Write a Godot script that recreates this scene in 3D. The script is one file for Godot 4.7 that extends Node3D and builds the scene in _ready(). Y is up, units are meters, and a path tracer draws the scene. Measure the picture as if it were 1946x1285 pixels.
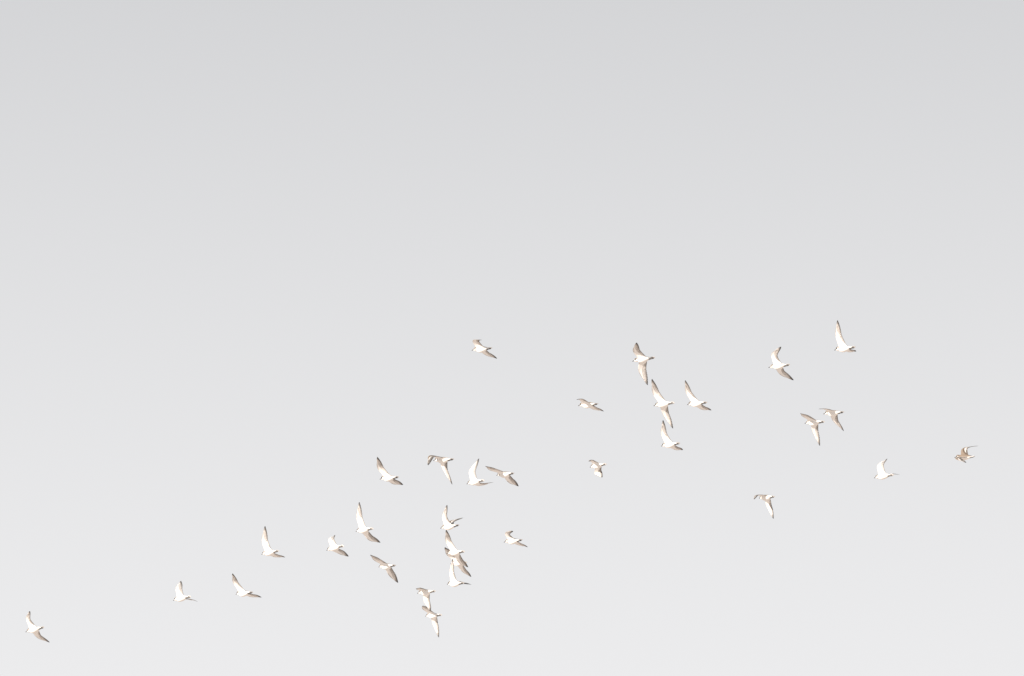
extends Node3D
# A flock of small plover-like shorebirds banking together in front of a pale hazy sky.
# Everything is in metres. A bird's own frame is written (f, u, l): forward, up, to its left.

const SEGMENTS := 24            # vertices round one ring of the trunk
const WRIST := 0.3333           # where the wrist lies along a wing, 0 at the shoulder and 1 at the tip
const SHOULDER_FRONT := Vector3(0.036, 0.006, 0.017)
const SHOULDER_BACK := Vector3(-0.026, 0.004, 0.014)

# pigments (linear)
const WHITE := Color(0.84, 0.82, 0.79)
const SAND := Color(0.235, 0.188, 0.148)
const SAND_DARK := Color(0.13, 0.103, 0.082)
const BAND := Color(0.085, 0.064, 0.05)
const MASK := Color(0.022, 0.017, 0.014)
const QUILL_PALE := Color(0.66, 0.625, 0.59)
const QUILL_GREY := Color(0.115, 0.106, 0.1)
const QUILL_DARK := Color(0.017, 0.015, 0.014)
const QUILL_UPPER := Color(0.045, 0.038, 0.032)

var plumage: StandardMaterial3D
var quill: StandardMaterial3D
var horn: StandardMaterial3D
var wet_eye: StandardMaterial3D
var bill_mesh: ArrayMesh
var eye_mesh: ArrayMesh
var leg_mesh: ArrayMesh
var tail_mesh: ArrayMesh
var rng := RandomNumberGenerator.new()

# one row a bird: place, turn in degrees, then wrist, wing tip and rear edge at the wrist for the left and the right wing, in millimetres (f, u, outwards)
var flock := [
	[Vector3(-3.656, 6.990, -42.856), Vector3(-7.5, 60.9, -34.7), [43, 43, 72, -63, 17, 178, -3, 32, 79], [40, 7, 78, 4, 49, 209, -2, 15, 87], 35],
	[Vector3(-2.494, 7.147, -42.211), Vector3(-3.4, 53.7, -54.6), [52, 37, 58, 85, 176, 67, 17, 71, 45], [49, 61, 32, 17, 171, 122, -6, 73, 48], 50],
	[Vector3(-1.979, 7.066, -41.287), Vector3(1.4, 49.5, -24.0), [55, 37, 71, -27, 54, 195, 5, 43, 79], [32, 21, 78, 27, 82, 203, -6, 39, 85], 25],
	[Vector3(-1.817, 7.454, -41.901), Vector3(-2.5, 51.8, -36.8), [51, 42, 63, -24, 107, 173, -1, 57, 65], [42, 31, 68, 33, 121, 178, -6, 49, 80], 36],
	[Vector3(-1.355, 7.595, -42.670), Vector3(-5.1, 51.9, -64.2), [59, 29, 55, 92, 169, 63, 25, 62, 58], [37, 52, 54, 40, 174, 124, 8, 77, 42], 58],
	[Vector3(-1.083, 7.478, -40.862), Vector3(-0.6, 49.0, -45.2), [46, 39, 80, -33, 75, 197, -7, 45, 78], [32, 7, 82, 25, 96, 193, -7, 35, 86], 42],
	[Vector3(-0.909, 7.912, -41.193), Vector3(1.1, 56.4, -26.7), [58, 25, 71, -4, 50, 204, 8, 38, 82], [38, 12, 77, 22, 77, 203, -2, 38, 84], 28],
	[Vector3(-0.952, 7.432, -42.504), Vector3(2.5, 50.4, -26.3), [51, -3, 72, -3, -29, 206, -6, 3, 84], [41, -16, 71, 40, -14, 212, 6, 12, 90], 27],
	[Vector3(-0.489, 7.808, -39.636), Vector3(2.6, 59.5, -22.8), [65, -5, 72, 13, -127, 142, 15, -21, 82], [52, -9, 71, -7, -100, 178, -1, -30, 80], 25],
	[Vector3(-0.275, 7.941, -41.583), Vector3(-1.7, 49.9, -48.5), [53, 43, 58, 18, 180, 93, 6, 64, 51], [42, 47, 61, 0, 172, 124, -15, 67, 60], 45],
	[Vector3(-0.051, 7.913, -41.013), Vector3(1.9, 48.9, -17.5), [64, -2, 73, 11, -27, 208, 8, 3, 87], [40, -16, 72, 42, 1, 213, 1, 6, 92], 20],
	[Vector3(-0.478, 7.761, -42.685), Vector3(-2.3, 58.2, -17.4), [48, 60, 41, -52, 109, 145, -1, 59, 50], [53, 57, 43, -15, 139, 147, 1, 63, 54], 21],
	[Vector3(-0.414, 7.313, -40.870), Vector3(1.8, 49.6, -39.0), [52, 24, 73, -26, 30, 200, 2, 34, 81], [38, -3, 76, 42, 54, 206, -2, 17, 92], 37],
	[Vector3(-0.411, 7.509, -42.892), Vector3(3.3, 47.5, -33.2), [52, 4, 79, -21, -14, 206, 8, 23, 92], [33, -4, 78, 44, 35, 212, -6, 9, 96], 32],
	[Vector3(-0.427, 7.242, -42.079), Vector3(3.3, 49.3, -32.0), [48, 58, 52, -38, 106, 165, -3, 57, 60], [48, 54, 46, 22, 123, 172, -5, 53, 72], 32],
	[Vector3(-0.681, 7.473, -44.348), Vector3(-0.3, 59.3, -39.9), [32, -33, 57, -31, -125, 155, -10, -35, 75], [54, -9, 67, -44, -118, 97, 2, -9, 80], 39],
	[Vector3(-0.636, 7.399, -45.244), Vector3(2.6, 52.6, -41.1), [50, -12, 73, -35, -77, 178, 1, -6, 85], [57, 4, 71, -13, -85, 163, 4, 7, 82], 39],
	[Vector3(0.008, 7.871, -44.270), Vector3(-0.5, 59.4, -15.2), [33, 31, 76, -93, 10, 163, -14, 21, 78], [25, 9, 81, -11, 32, 212, -22, 14, 88], 19],
	[Vector3(-0.228, 8.993, -41.844), Vector3(0.1, 64.1, -17.4), [40, 24, 84, -80, -14, 169, -12, 24, 78], [22, 2, 84, -26, 24, 214, -19, 13, 88], 21],
	[Vector3(0.566, 8.488, -41.356), Vector3(1.5, 59.6, -10.6), [30, 12, 73, -23, -31, 204, -14, 11, 87], [22, 1, 83, -11, 21, 219, -25, 8, 92], 15],
	[Vector3(0.681, 8.459, -44.156), Vector3(-1.1, 48.8, -40.7), [27, -15, 64, -61, -112, 137, -17, -21, 73], [74, -4, 62, -46, -74, 65, 24, 25, 71], 39],
	[Vector3(0.965, 8.726, -40.747), Vector3(-5.1, 75.4, -42.6), [56, -2, 74, -3, -56, 199, 3, -4, 87], [56, -5, 70, 9, -53, 199, -1, 1, 86], 42],
	[Vector3(1.102, 8.330, -40.365), Vector3(-1.2, 60.0, -49.4), [56, 7, 74, 17, 5, 216, 8, 20, 89], [50, 18, 74, -4, -8, 207, -3, 20, 85], 46],
	[Vector3(1.331, 8.276, -40.009), Vector3(1.6, 54.3, -29.1), [58, 35, 70, 0, 55, 205, 8, 39, 83], [30, 17, 79, 19, 89, 200, -12, 35, 88], 30],
	[Vector3(1.178, 8.198, -41.420), Vector3(-0.4, 53.3, -31.4), [52, 39, 65, -22, 80, 188, 1, 48, 74], [29, 22, 76, 36, 105, 190, -7, 42, 85], 32],
	[Vector3(1.971, 8.056, -43.153), Vector3(3.5, 41.9, -30.3), [39, -26, 64, -51, -121, 138, -9, -28, 74], [57, -11, 66, -35, -115, 125, 5, -14, 81], 30],
	[Vector3(1.994, 8.797, -41.453), Vector3(-1.3, 66.2, -35.3), [42, 34, 76, -73, 19, 176, -9, 27, 78], [32, 10, 83, -42, 44, 203, -10, 29, 83], 36],
	[Vector3(2.281, 8.335, -38.042), Vector3(0.4, 53.5, -30.9), [50, 52, 66, -19, 94, 189, -1, 56, 74], [31, 32, 70, 46, 122, 177, -5, 51, 80], 31],
	[Vector3(2.287, 8.466, -42.047), Vector3(2.4, 58.2, -33.7), [54, -9, 71, 10, -77, 191, -7, -14, 82], [55, 1, 71, 14, -67, 191, 3, -3, 85], 34],
	[Vector3(2.411, 8.480, -41.687), Vector3(1.3, 61.1, -20.8), [42, -6, 67, 18, -75, 196, 2, -15, 89], [48, -4, 74, -3, -43, 206, -4, -14, 86], 24],
	[Vector3(2.769, 7.974, -41.514), Vector3(-0.8, 53.0, -51.3), [54, 43, 56, 39, 187, 45, 7, 67, 56], [46, 64, 28, -12, 180, 99, -10, 77, 31], 47],
	[Vector3(3.476, 8.309, -42.741), Vector3(3.4, 62.3, 32.6), [42, 26, 78, -83, 28, 167, -5, 29, 78], [50, 27, 73, -44, 6, 188, -1, 33, 78], -19],
]

var labels := [
	"leftmost shorebird of the flock, low in the left corner, far wing swept back",
	"white shorebird second from the left, near wing raised, far wing only a thin line behind",
	"shorebird third from the left, near wing slanting forward, far wing flat behind its tail",
	"shorebird fourth from the left, above the thin-winged one, near wing tall and upright",
	"small shorebird with a short bent near wing, just left of the tall-winged bird",
	"shorebird with very tall near wing and broad grey far wing, left of the tight column",
	"shorebird at the left end of the row of four, near wing slanting up",
	"shorebird with both long shaded wings stretched out, low and left of the tight column",
	"shorebird second in the row of four, dark barred near wing drooping beside its head",
	"clean white shorebird third in the row of four, near wing straight up",
	"shorebird at the right end of the row of four, shaded wings spread with black tips",
	"white shorebird topmost in the tight column, far wing sticking out behind its back",
	"shorebird second in the tight column, brown-grey wings spread, flying in front of another",
	"shorebird partly hidden in the tight column, overlapped by the birds above and below it",
	"white shorebird lowest in the tight column, near wing upright, far wing a thin line",
	"upper of the two overlapping shorebirds at the bottom, black near wing tip pointing forward",
	"lower of the two overlapping shorebirds at the bottom, long white far wing hanging down",
	"small shorebird right of the tight column, near wing hooked back at the tip",
	"lone shorebird high in the middle of the flock, near wing short and hooked",
	"small greyish shorebird with flat wings, left of the three stacked birds, belly half in shade",
	"smallest looking shorebird, wings drooped and foreshortened, right of the row of four",
	"topmost of the three stacked shorebirds, wings spread up and down, far wing white",
	"middle of the three stacked shorebirds, wings fully spread with dark tips",
	"shorebird just right of the three stacked birds, near wing slanting forward, far wing short",
	"lowest of the three stacked shorebirds, near wing tall and pale",
	"shorebird low on the right, far wing hanging straight down, black near wing tip beside head",
	"white shorebird on the right with curved near wing, second highest in the flock",
	"highest shorebird of the flock, on the right, near wing very tall and upright",
	"left one of the close pair on the right, far wing hanging white below it",
	"right one of the close pair on the right, near wing edge on and thin",
	"clean white shorebird second from the right, near wing raised, thin far wing above its tail",
	"sandy brown shorebird showing its back, rightmost of the flock",
]


func _ready() -> void:
	rng.seed = 20
	# camera: a 200 mm lens on a beach, looking up at the flock
	var camera := Camera3D.new()
	camera.name = "camera"
	camera.fov = 6.87
	camera.near = 0.1
	camera.far = 9000.0
	add_child(camera)
	camera.position = Vector3(0, 1.7, 0)
	camera.rotation_degrees = Vector3(10, 0, 0)
	camera.current = true

	# pale grey sky, whitest at the horizon
	var air := PanoramaSkyMaterial.new()
	air.panorama = ImageTexture.create_from_image(make_sky())
	air.filter = true
	var sky := Sky.new()
	sky.sky_material = air
	var env := Environment.new()
	env.background_mode = Environment.BG_SKY
	env.sky = sky
	env.tonemap_mode = Environment.TONE_MAPPER_LINEAR
	env.tonemap_exposure = 1.35
	env.sdfgi_enabled = true
	env.ssao_enabled = true
	env.ssil_enabled = true
	var world := WorldEnvironment.new()
	world.name = "daylight"
	world.environment = env
	add_child(world)

	# the sun stands behind the photographer's left shoulder, level with the birds' banked wings
	var sun := DirectionalLight3D.new()
	sun.name = "sun"
	sun.light_energy = 1.6
	sun.light_color = Color(1.0, 0.957, 0.915)
	sun.light_angular_distance = 0.5
	sun.shadow_enabled = true
	add_child(sun)
	sun.look_at_from_position(SUN, Vector3.ZERO)

	make_materials()
	make_ground()
	bill_mesh = make_bill()
	eye_mesh = make_eye()
	leg_mesh = make_leg()
	tail_mesh = make_tail()
	for k in flock.size():
		make_bird(flock[k], labels[k])


const SUN := Vector3(-0.70, 0.404, 0.589)


# even haze: one colour all round the horizon, slowly darker and cooler with height
func make_sky() -> Image:
	var rows := 1024
	var picture := Image.create(8, rows, false, Image.FORMAT_RGBF)
	for y in rows:
		var height := 90.0 - (y + 0.5) * 180.0 / rows      # degrees above the horizon
		var dim := 1.0 / (1.0 + exp(-(maxf(height, 0.0) - 11.9) / 3.3))
		var c := Color(0.668, 0.666, 0.672).lerp(Color(0.378, 0.384, 0.398), dim)
		if height < 0.0:
			c = Color(0.5, 0.48, 0.45)
		for x in 8:
			picture.set_pixel(x, y, c)
	return picture


func make_materials() -> void:
	plumage = StandardMaterial3D.new()
	plumage.vertex_color_use_as_albedo = true
	plumage.roughness = 0.9
	plumage.metallic_specular = 0.2
	quill = StandardMaterial3D.new()
	quill.vertex_color_use_as_albedo = true
	quill.roughness = 0.7
	quill.metallic_specular = 0.3
	quill.backlight_enabled = true
	quill.backlight = Color(0.07, 0.062, 0.055)
	horn = StandardMaterial3D.new()
	horn.albedo_color = Color(0.2, 0.185, 0.175)
	horn.roughness = 0.55
	wet_eye = StandardMaterial3D.new()
	wet_eye.albedo_color = Color(0.09, 0.07, 0.06)
	wet_eye.roughness = 0.15


func make_ground() -> void:
	var sheet := PlaneMesh.new()
	sheet.size = Vector2(8000, 8000)
	var noise := FastNoiseLite.new()
	noise.seed = 3
	noise.frequency = 0.02
	var ramp := Gradient.new()
	ramp.set_color(0, Color(0.755, 0.712, 0.68))
	ramp.set_color(1, Color(0.835, 0.795, 0.767))
	var grain := NoiseTexture2D.new()
	grain.width = 512
	grain.height = 512
	grain.seamless = true
	grain.noise = noise
	grain.color_ramp = ramp
	var sand := StandardMaterial3D.new()
	sand.albedo_texture = grain
	sand.uv1_triplanar = true
	sand.uv1_world_triplanar = true
	sand.uv1_scale = Vector3(0.05, 0.05, 0.05)
	sand.roughness = 1.0
	var beach := MeshInstance3D.new()
	beach.name = "ground"
	beach.mesh = sheet
	beach.material_override = sand
	beach.set_meta("kind", "structure")
	beach.set_meta("label", "flat pale sand ground below the flock, out of view")
	add_child(beach)


# ---------------------------------------------------------------- mesh helpers

func own(p: Vector3) -> Vector3:      # (f, u, l) to the node's own axes, where -z is forward and +x is right
	return Vector3(-p.z, p.y, -p.x)


class Shape:
	var points := PackedVector3Array()
	var colors := PackedColorArray()
	var faces := PackedInt32Array()

	func add(p: Vector3, c: Color) -> int:
		points.append(p)
		colors.append(c)
		return points.size() - 1

	func tri(a: int, b: int, c: int) -> void:
		faces.append(a)
		faces.append(b)
		faces.append(c)

	func quad(a: int, b: int, c: int, d: int, flip := false) -> void:
		if flip:
			tri(a, d, c)
			tri(a, c, b)
		else:
			tri(a, b, c)
			tri(a, c, d)

	func mesh() -> ArrayMesh:
		var volume := 0.0
		for k in range(0, faces.size(), 3):
			volume += points[faces[k]].dot(points[faces[k + 1]].cross(points[faces[k + 2]]))
		if volume > 0.0:      # front faces run clockwise
			for k in range(0, faces.size(), 3):
				var swap := faces[k + 1]
				faces[k + 1] = faces[k + 2]
				faces[k + 2] = swap
		var normals := PackedVector3Array()
		normals.resize(points.size())
		for k in range(0, faces.size(), 3):
			var a := points[faces[k]]
			var n := (points[faces[k + 2]] - a).cross(points[faces[k + 1]] - a)
			for m in 3:
				normals[faces[k + m]] += n
		for k in normals.size():
			normals[k] = normals[k].normalized() if normals[k].length() > 0.0 else Vector3.UP
		var arrays := []
		arrays.resize(Mesh.ARRAY_MAX)
		arrays[Mesh.ARRAY_VERTEX] = points
		arrays[Mesh.ARRAY_NORMAL] = normals
		arrays[Mesh.ARRAY_COLOR] = colors
		arrays[Mesh.ARRAY_INDEX] = faces
		var made := ArrayMesh.new()
		made.add_surface_from_arrays(Mesh.PRIMITIVE_TRIANGLES, arrays)
		return made


func part(called: String, mesh: Mesh, material: Material, parent: Node3D) -> MeshInstance3D:
	var o := MeshInstance3D.new()
	o.name = called
	o.mesh = mesh
	o.material_override = material
	o.cast_shadow = GeometryInstance3D.SHADOW_CASTING_SETTING_ON
	parent.add_child(o, true)
	return o


func table(rows: Array, x: float, column: int) -> float:   # smooth look-up in a table sorted from large x to small
	var n := rows.size()
	if x >= rows[0][0]:
		return rows[0][column]
	for k in n - 1:
		if x >= rows[k + 1][0]:
			var a: Array = rows[max(k - 1, 0)]
			var b: Array = rows[k]
			var c: Array = rows[k + 1]
			var d: Array = rows[min(k + 2, n - 1)]
			var w: float = (b[0] - x) / (b[0] - c[0])
			return cubic_interpolate(b[column], c[column], a[column], d[column], w)
	return rows[n - 1][column]


func bow(a: Vector3, b: Vector3, c: Vector3, t: float) -> Vector3:   # a smooth edge through three points, b at the wrist
	var la := (b - a).length()
	var lc := (c - b).length()
	var tangent := ((b - a) / la * lc + (c - b) / lc * la) / (la + lc)
	if t <= WRIST:
		return hermite(a, b, (b - a) * 1.0, tangent * la, t / WRIST)
	return hermite(b, c, tangent * lc, (c - b) * 1.0, (t - WRIST) / (1.0 - WRIST))


func hermite(a: Vector3, b: Vector3, ta: Vector3, tb: Vector3, s: float) -> Vector3:
	var s2 := s * s
	var s3 := s2 * s
	return a * (2 * s3 - 3 * s2 + 1) + ta * (s3 - 2 * s2 + s) + b * (3 * s2 - 2 * s3) + tb * (s3 - s2)


# ---------------------------------------------------------------- the bird

# f, half width, half height, height of the middle
var trunk := [
	[0.0715, 0.0015, 0.0015, 0.0030], [0.0690, 0.0072, 0.0072, 0.0030], [0.0650, 0.0113, 0.0115, 0.0035],
	[0.0600, 0.0138, 0.0142, 0.0040], [0.0540, 0.0142, 0.0147, 0.0040], [0.0480, 0.0135, 0.0140, 0.0030],
	[0.0430, 0.0140, 0.0146, 0.0015], [0.0360, 0.0168, 0.0178, -0.0010], [0.0260, 0.0202, 0.0214, -0.0025],
	[0.0140, 0.0217, 0.0234, -0.0030], [0.0000, 0.0214, 0.0231, -0.0030], [-0.0140, 0.0195, 0.0205, -0.0015],
	[-0.0260, 0.0165, 0.0168, 0.0000], [-0.0380, 0.0125, 0.0118, 0.0020], [-0.0480, 0.0092, 0.0078, 0.0030],
	[-0.0560, 0.0066, 0.0046, 0.0036], [-0.0610, 0.0030, 0.0018, 0.0040],
]
var ring_places := [0.0712, 0.0702, 0.0685, 0.0662, 0.0637, 0.061, 0.058, 0.055, 0.052, 0.0495, 0.0472, 0.0455, 0.0438, 0.0421, 0.0395]


func trunk_color(f: float, around: float, roll: float) -> Color:   # the head is rolled against the body, level while the bird banks
	var height := sin(around + roll) if f > 0.046 else sin(around)      # -1 belly, 1 back
	var c := WHITE
	if f > 0.046:      # head: sandy crown, white forehead and throat
		if absf(f - 0.0605) < 0.0055 and height > -0.3 and height < 0.55:
			c = MASK
		elif f > 0.0635 and height > -0.1 and height < 0.3:
			c = MASK.lerp(WHITE, 0.35)
		elif height > 0.62 and f < 0.066:
			c = SAND
		elif height > 0.34 and f < 0.0637:
			c = SAND.lerp(WHITE, 0.35)
	elif f > 0.0408:    # the narrow band round the neck
		c = BAND if height > -0.85 else WHITE.lerp(BAND, 0.5)
	elif f > -0.047:
		if height > 0.55:
			c = SAND
		elif height > 0.3:
			c = SAND.lerp(WHITE, 0.3)
	elif height > 0.5:
		c = SAND_DARK
	var shade := rng.randf_range(0.96, 1.03)
	return Color(c.r * shade, c.g * shade, c.b * shade)


func make_bird(row: Array, label: String) -> void:
	var bird := Node3D.new()
	bird.name = "shorebird"
	add_child(bird, true)
	bird.position = row[0]
	bird.rotation_degrees = row[1]
	bird.set_meta("label", label)
	bird.set_meta("category", "bird")
	bird.set_meta("group", "shorebirds flying together in a flock")
	var roll := deg_to_rad(row[4])
	var wings := []
	for side in 2:
		var mm: Array = row[2 + side]
		var wing := []
		for k in 3:
			wing.append(Vector3(mm[3 * k], mm[3 * k + 1], mm[3 * k + 2]) * 0.001)
		wings.append(wing)

	var body := Shape.new()
	var places := ring_places.duplicate()
	var first: int = places.size()
	for k in 11:
		places.append(0.036 - 0.0062 * k)
	var last: int = places.size() - 1
	for x in [-0.031, -0.036, -0.041, -0.046, -0.0505, -0.055, -0.0585, -0.0607]:
		places.append(x)
	for f in places:
		var w := table(trunk, f, 1)
		var h := table(trunk, f, 2)
		var mid := table(trunk, f, 3)
		for j in SEGMENTS:
			var a := TAU * j / SEGMENTS
			body.add(own(Vector3(f, mid + sin(a) * h, cos(a) * w)), trunk_color(f, a, roll))
	var rings := places.size()
	for i in rings - 1:
		for j in SEGMENTS:
			if i >= first and i < last and (j == 0 or j == 1 or j == 10 or j == 11):
				continue      # the wings grow out of these two openings
			var n := (j + 1) % SEGMENTS
			body.quad(i * SEGMENTS + j, i * SEGMENTS + n, (i + 1) * SEGMENTS + n, (i + 1) * SEGMENTS + j)
	var front := body.add(own(Vector3(0.0716, 0.003, 0)), WHITE)
	var back := body.add(own(Vector3(-0.0612, 0.004, 0)), WHITE)
	for j in SEGMENTS:
		var n := (j + 1) % SEGMENTS
		body.tri(front, n, j)
		body.tri(back, (rings - 1) * SEGMENTS + j, (rings - 1) * SEGMENTS + n)
	for side in 2:
		grow_wing(body, wings[side], side, first, last)
	part("body", body.mesh(), plumage, bird)
	for side in 2:
		var feathers := part("flight_feathers", make_flight_feathers(wings[side], side), quill, bird)
		feathers.set_meta("label", "flight feathers of the %s wing, grey with dark tips" % ["left", "right"][side])
	part("tail_feathers", tail_mesh, quill, bird)
	var turn := Basis(Vector3(0, 0, 1), roll)
	var pivot := Vector3(0, 0.0035, 0)
	part("bill", bill_mesh, horn, bird).transform = Transform3D(turn, pivot - turn * pivot)
	for s in [-1, 1]:
		var eye := part("eye", eye_mesh, wet_eye, bird)
		eye.transform = Transform3D(turn, pivot + turn * (own(Vector3(0.0605, 0.0062, 0.0126 * s)) - pivot))
		var leg := part("leg", leg_mesh, horn, bird)
		leg.position = own(Vector3(0, 0, 0.0042 * s))


func edges(wing: Array, side: int) -> Array:
	var m := Vector3(1, 1, 1 if side == 0 else -1)
	return [SHOULDER_FRONT * m, wing[0] * m, wing[1] * m, SHOULDER_BACK * m, wing[2] * m]


func lead(e: Array, t: float) -> Vector3:
	return bow(e[0], e[1], e[2], t) + swell(e, t, -0.003)


func rear(e: Array, t: float) -> Vector3:
	return bow(e[3], e[4], e[2], t) + swell(e, t, 0.006)


func swell(e: Array, t: float, much: float) -> Vector3:   # the hand is a little fuller than a straight line to the tip
	if t <= WRIST:
		return Vector3.ZERO
	return (e[4] - e[1]).normalized() * much * sin(PI * (t - WRIST) / (1.0 - WRIST))


func wing_up(e: Array, t: float, side: int) -> Vector3:   # the wing's upper side at t
	var s := minf(t, 0.9)
	var along := lead(e, s + 0.03) - lead(e, s - 0.03 if s > 0.03 else 0.0)
	var across := rear(e, s) - lead(e, s)
	var n := along.cross(across)
	return (n if side == 0 else -n).normalized()


func wing_sign(e: Array, side: int) -> float:   # in the (f, u, l) frame a level wing's upper side is +u
	var along := Vector3(0, 0, 1 if side == 0 else -1)
	var n := along.cross(Vector3(-1, 0, 0))
	return signf((n if side == 0 else -n).y)


func grow_wing(body: Shape, wing: Array, side: int, first: int, last: int) -> void:
	var e := edges(wing, side)
	var up_sign := wing_sign(e, side)
	var upper: int = 2 if side == 0 else 10
	var lower: int = 0 if side == 0 else 12
	var middle: int = 1 if side == 0 else 11
	var loop := PackedInt32Array()
	for i in range(first, last + 1):
		loop.append(i * SEGMENTS + upper)
	loop.append(last * SEGMENTS + middle)
	for i in range(last, first - 1, -1):
		loop.append(i * SEGMENTS + lower)
	loop.append(first * SEGMENTS + middle)
	var n := loop.size()
	var root := PackedVector3Array()
	for k in loop:
		root.append(body.points[k])
	var cover := [[-0.0, 1.0], [-0.08, 0.82], [-0.19, 0.64], [-0.3333, 0.52], [-0.5, 0.42], [-0.66, 0.3], [-0.78, 0.16]]
	var ring := loop
	for t in [0.03, 0.06, 0.1, 0.14, 0.19, 0.24, 0.29, 0.335, 0.38, 0.43, 0.49, 0.56, 0.63, 0.7, 0.77]:
		var l := lead(e, t)
		var c := l.lerp(rear(e, t), table(cover, -t, 1))
		var up := wing_up(e, t, side) * up_sign
		var chord := (c - l).length()
		var thick: float = lerpf(0.0062, 0.0026, minf(t / 0.4, 1.0)) * (1.0 if t < 0.6 else lerpf(1.0, 0.35, (t - 0.6) / 0.17))
		var merge := smoothstep(0.0, 0.17, t)
		var next := PackedInt32Array()
		for m in n:
			var p: Vector3
			var color: Color
			if m <= 10 or (m >= 12 and m <= 22):
				var s: float = m / 10.0 if m <= 10 else (22 - m) / 10.0
				var lift := chord * 0.05 * 4.0 * s * (1.0 - s)
				var half := thick * sqrt(s + 0.02) * (1.0 - s) * 1.9 + 0.0004
				p = l.lerp(c, s) + up * (lift + (half if m <= 10 else -half))
				if m <= 10:
					color = SAND if s < 0.55 else SAND_DARK
				else:
					color = WHITE
					if t > 0.36 and s < 0.22:
						color = QUILL_GREY.lerp(WHITE, 0.25 if t > 0.5 else 0.55)    # dusky coverts along the edge of the hand
					elif s < 0.06:
						color = WHITE.lerp(SAND, 0.4)
			elif m == 11:
				p = c
				color = QUILL_PALE
			else:
				p = l - (c - l) * 0.02
				color = SAND.lerp(WHITE, 0.3)
			var grain := rng.randf_range(0.95, 1.04)
			color = Color(color.r * grain, color.g * grain, color.b * grain)
			p = own(p)
			if merge < 1.0:
				p = (root[m] + own(l - e[0])).lerp(p, merge)
			next.append(body.add(p, color))
		for m in n:
			var q := (m + 1) % n
			body.quad(ring[m], ring[q], next[q], next[m], side == 1)
		ring = next
	var tip := body.add(own(lead(e, 0.785)), QUILL_GREY)
	for m in n:
		var q := (m + 1) % n
		if side == 0:
			body.tri(ring[m], ring[q], tip)
		else:
			body.tri(ring[m], tip, ring[q])


# one feather: a thin blade with a raised shaft; under and over give the colours from root to tip
func blade(shape: Shape, root: Vector3, tip: Vector3, up: Vector3, outer: Vector3, width: float, arch: float, under: Array, over: Array) -> void:
	var along := tip - root
	var length := along.length()
	var across := up.cross(along).normalized()
	var lift := along.cross(across).normalized()
	if lift.dot(up) < 0.0:
		lift = -lift
	if across.dot(outer) < 0.0:
		across = -across
	across = (across + lift * 0.07).normalized()      # each feather lies over its inner neighbour, like shingles
	lift = (lift - across * 0.07).normalized()
	var stops := [0.0, 0.22, 0.45, 0.65, 0.8, 0.9, 0.97, 1.0]
	var wide := [0.5, 0.9, 1.0, 0.98, 0.88, 0.72, 0.42, 0.05]
	var mirrored := along.cross(across).dot(lift) < 0.0
	var before := []
	for k in stops.size():
		var s: float = stops[k]
		var p := root + along * s + lift * (arch * length * 4.0 * s * (1.0 - s))
		var half: float = width * 0.5 * wide[k]
		var row := []
		var grain := rng.randf_range(0.92, 1.05)
		var cu := pick(under, s) * grain
		var co := pick(over, s) * grain
		row.append(shape.add(own(p - across * half), cu.lerp(co, 0.15)))
		row.append(shape.add(own(p + lift * 0.0005), co))
		row.append(shape.add(own(p + across * half), cu.lerp(co, 0.15)))
		row.append(shape.add(own(p + across * half * 0.6 - lift * 0.0002), cu))
		row.append(shape.add(own(p - lift * 0.0004), cu))
		row.append(shape.add(own(p - across * half * 0.6 - lift * 0.0002), cu))
		if k > 0:
			for m in 6:
				var q := (m + 1) % 6
				shape.quad(before[m], before[q], row[q], row[m], mirrored)
		else:
			shape.quad(row[0], row[2], row[3], row[5], not mirrored)
		before = row
	shape.quad(before[0], before[2], before[3], before[5], mirrored)


func pick(stops: Array, s: float) -> Color:
	var n := stops.size() - 1
	var x := clampf(s, 0.0, 1.0) * n
	var k := mini(int(x), n - 1)
	var a: Color = stops[k]
	return a.lerp(stops[k + 1], x - k)


func make_flight_feathers(wing: Array, side: int) -> ArrayMesh:
	var e := edges(wing, side)
	var up_sign := wing_sign(e, side)
	var shape := Shape.new()
	var pale := QUILL_PALE
	for i in 12:      # secondaries, along the forearm
		var t := lerpf(0.02, 0.32, i / 11.0)
		var root := lead(e, t).lerp(rear(e, t), 0.4)
		var tip := rear(e, t + 0.012)
		var up := wing_up(e, t, side) * up_sign
		blade(shape, root, tip, up, e[2] - e[0], 0.0165, 0.03,
			[WHITE, WHITE, WHITE, pale, pale, pale, pale.lerp(QUILL_GREY, 0.5), QUILL_GREY],
			[SAND, SAND_DARK, WHITE, QUILL_UPPER, QUILL_UPPER, SAND_DARK])
	for j in 10:      # primaries, along the hand
		var a := j / 9.0
		var t := lerpf(0.35, 0.72, a)
		var root := lead(e, t).lerp(rear(e, t), lerpf(0.32, 0.12, a))
		var tip := rear(e, WRIST + (1.0 - WRIST) * lerpf(0.05, 1.0, pow(a, 0.92)))
		var up := wing_up(e, t, side) * up_sign
		blade(shape, root + up * 0.0002 * j, tip, up, e[2] - e[0], lerpf(0.0175, 0.0105, a), 0.025,
			[WHITE, WHITE, pale, pale, pale.lerp(QUILL_GREY, 0.3 * a), pale.lerp(QUILL_GREY, 0.2 + 0.6 * a), pale.lerp(QUILL_GREY, 0.65).lerp(QUILL_DARK, 0.95 * a), QUILL_GREY.lerp(QUILL_DARK, 0.4 + 0.6 * a)],
			[QUILL_UPPER, WHITE if j < 6 else QUILL_GREY, QUILL_UPPER, QUILL_UPPER, QUILL_UPPER, QUILL_DARK])
	return shape.mesh()


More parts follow.
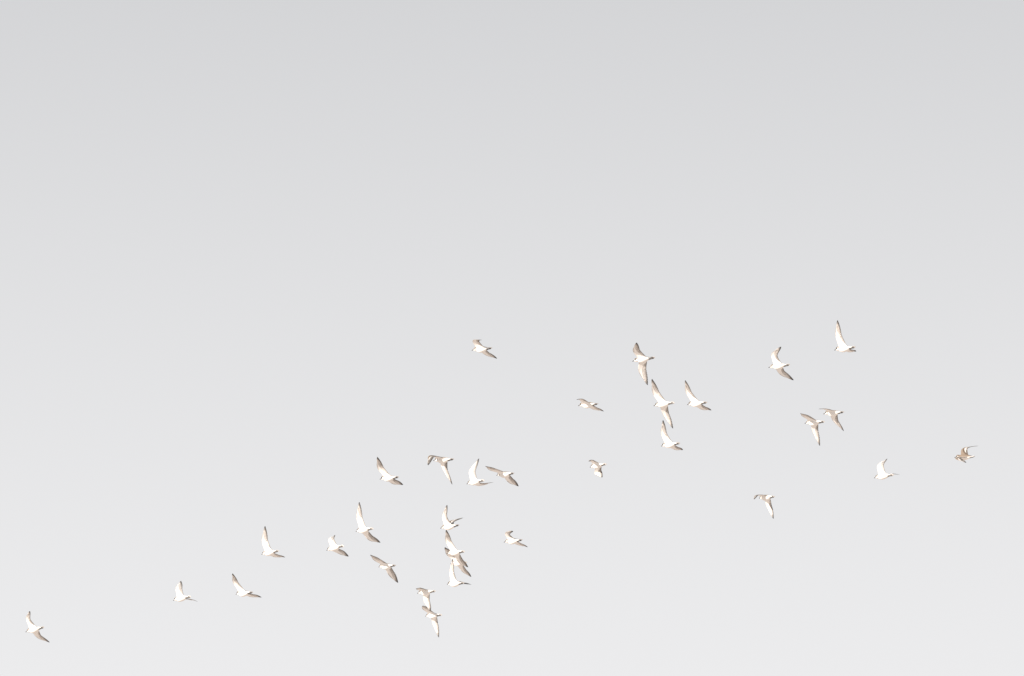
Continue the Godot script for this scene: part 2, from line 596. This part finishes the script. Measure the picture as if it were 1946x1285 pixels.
func make_tail() -> ArrayMesh:
	var shape := Shape.new()
	for i in 10:
		var a := (i - 4.5) / 4.5
		var root := Vector3(-0.045, 0.0035 + 0.0003 * (5 - absf(i - 4.5)), 0.004 * a)
		var tip := Vector3(-0.088 + 0.011 * a * a, 0.0045, 0.0088 * a)
		var edge := absf(a) > 0.7
		blade(shape, root, tip, Vector3.UP, Vector3(0, 0, 1 if a > 0.0 else -1), 0.0065, 0.01,
			[WHITE, WHITE, WHITE, WHITE, WHITE if edge else QUILL_PALE],
			[WHITE, WHITE, WHITE, WHITE, WHITE] if edge else [SAND, SAND_DARK, QUILL_UPPER, QUILL_UPPER, QUILL_DARK])
	return shape.mesh()


func tube(shape: Shape, path: Array, sides := 8) -> void:   # rows of [place, radius], closed at both ends
	var before := []
	for k in path.size():
		var p: Vector3 = path[k][0]
		var ahead: Vector3 = path[mini(k + 1, path.size() - 1)][0] - path[maxi(k - 1, 0)][0]
		var a := ahead.cross(Vector3(0, 1, 0.01)).normalized()
		var b := a.cross(ahead).normalized()
		var row := []
		for j in sides:
			var t := TAU * j / sides
			row.append(shape.add(own(p + (a * cos(t) + b * sin(t)) * path[k][1]), Color.WHITE))
		if k > 0:
			for j in sides:
				var q := (j + 1) % sides
				shape.quad(before[j], before[q], row[q], row[j])
		else:
			for j in range(1, sides - 1):
				shape.tri(row[0], row[j + 1], row[j])
		before = row
	for j in range(1, sides - 1):
		shape.tri(before[0], before[j], before[j + 1])


func make_bill() -> ArrayMesh:
	var shape := Shape.new()
	tube(shape, [[Vector3(0.067, 0.0015, 0), 0.0036], [Vector3(0.0725, 0.0006, 0), 0.0034], [Vector3(0.0775, -0.0008, 0), 0.0027],
		[Vector3(0.0815, -0.0022, 0), 0.0025], [Vector3(0.0845, -0.0038, 0), 0.0014], [Vector3(0.0858, -0.0047, 0), 0.0003]])
	return shape.mesh()


func make_eye() -> ArrayMesh:
	var shape := Shape.new()
	tube(shape, [[Vector3(-0.0032, 0, 0), 0.0003], [Vector3(-0.0028, 0, 0), 0.0015], [Vector3(-0.0016, 0, 0), 0.0028], [Vector3(0, 0, 0), 0.0032],
		[Vector3(0.0016, 0, 0), 0.0028], [Vector3(0.0028, 0, 0), 0.0015], [Vector3(0.0032, 0, 0), 0.0003]], 10)
	return shape.mesh()


func make_leg() -> ArrayMesh:
	var shape := Shape.new()
	tube(shape, [[Vector3(-0.036, -0.0085, 0), 0.0012], [Vector3(-0.044, -0.0075, 0), 0.0022], [Vector3(-0.052, -0.0055, 0), 0.0017],
		[Vector3(-0.062, -0.003, 0), 0.0017], [Vector3(-0.066, -0.0022, 0), 0.0026], [Vector3(-0.069, -0.0018, 0), 0.0012]])
	for s in [-1, 0, 1]:
		tube(shape, [[Vector3(-0.065, -0.0022, 0.0006 * s), 0.0015], [Vector3(-0.071, -0.0016, 0.0014 * s), 0.0014],
			[Vector3(-0.076, -0.001, 0.0018 * s), 0.0011], [Vector3(-0.0785 + 0.002 * absf(s), -0.0008, 0.002 * s), 0.0003]], 6)
	return shape.mesh()
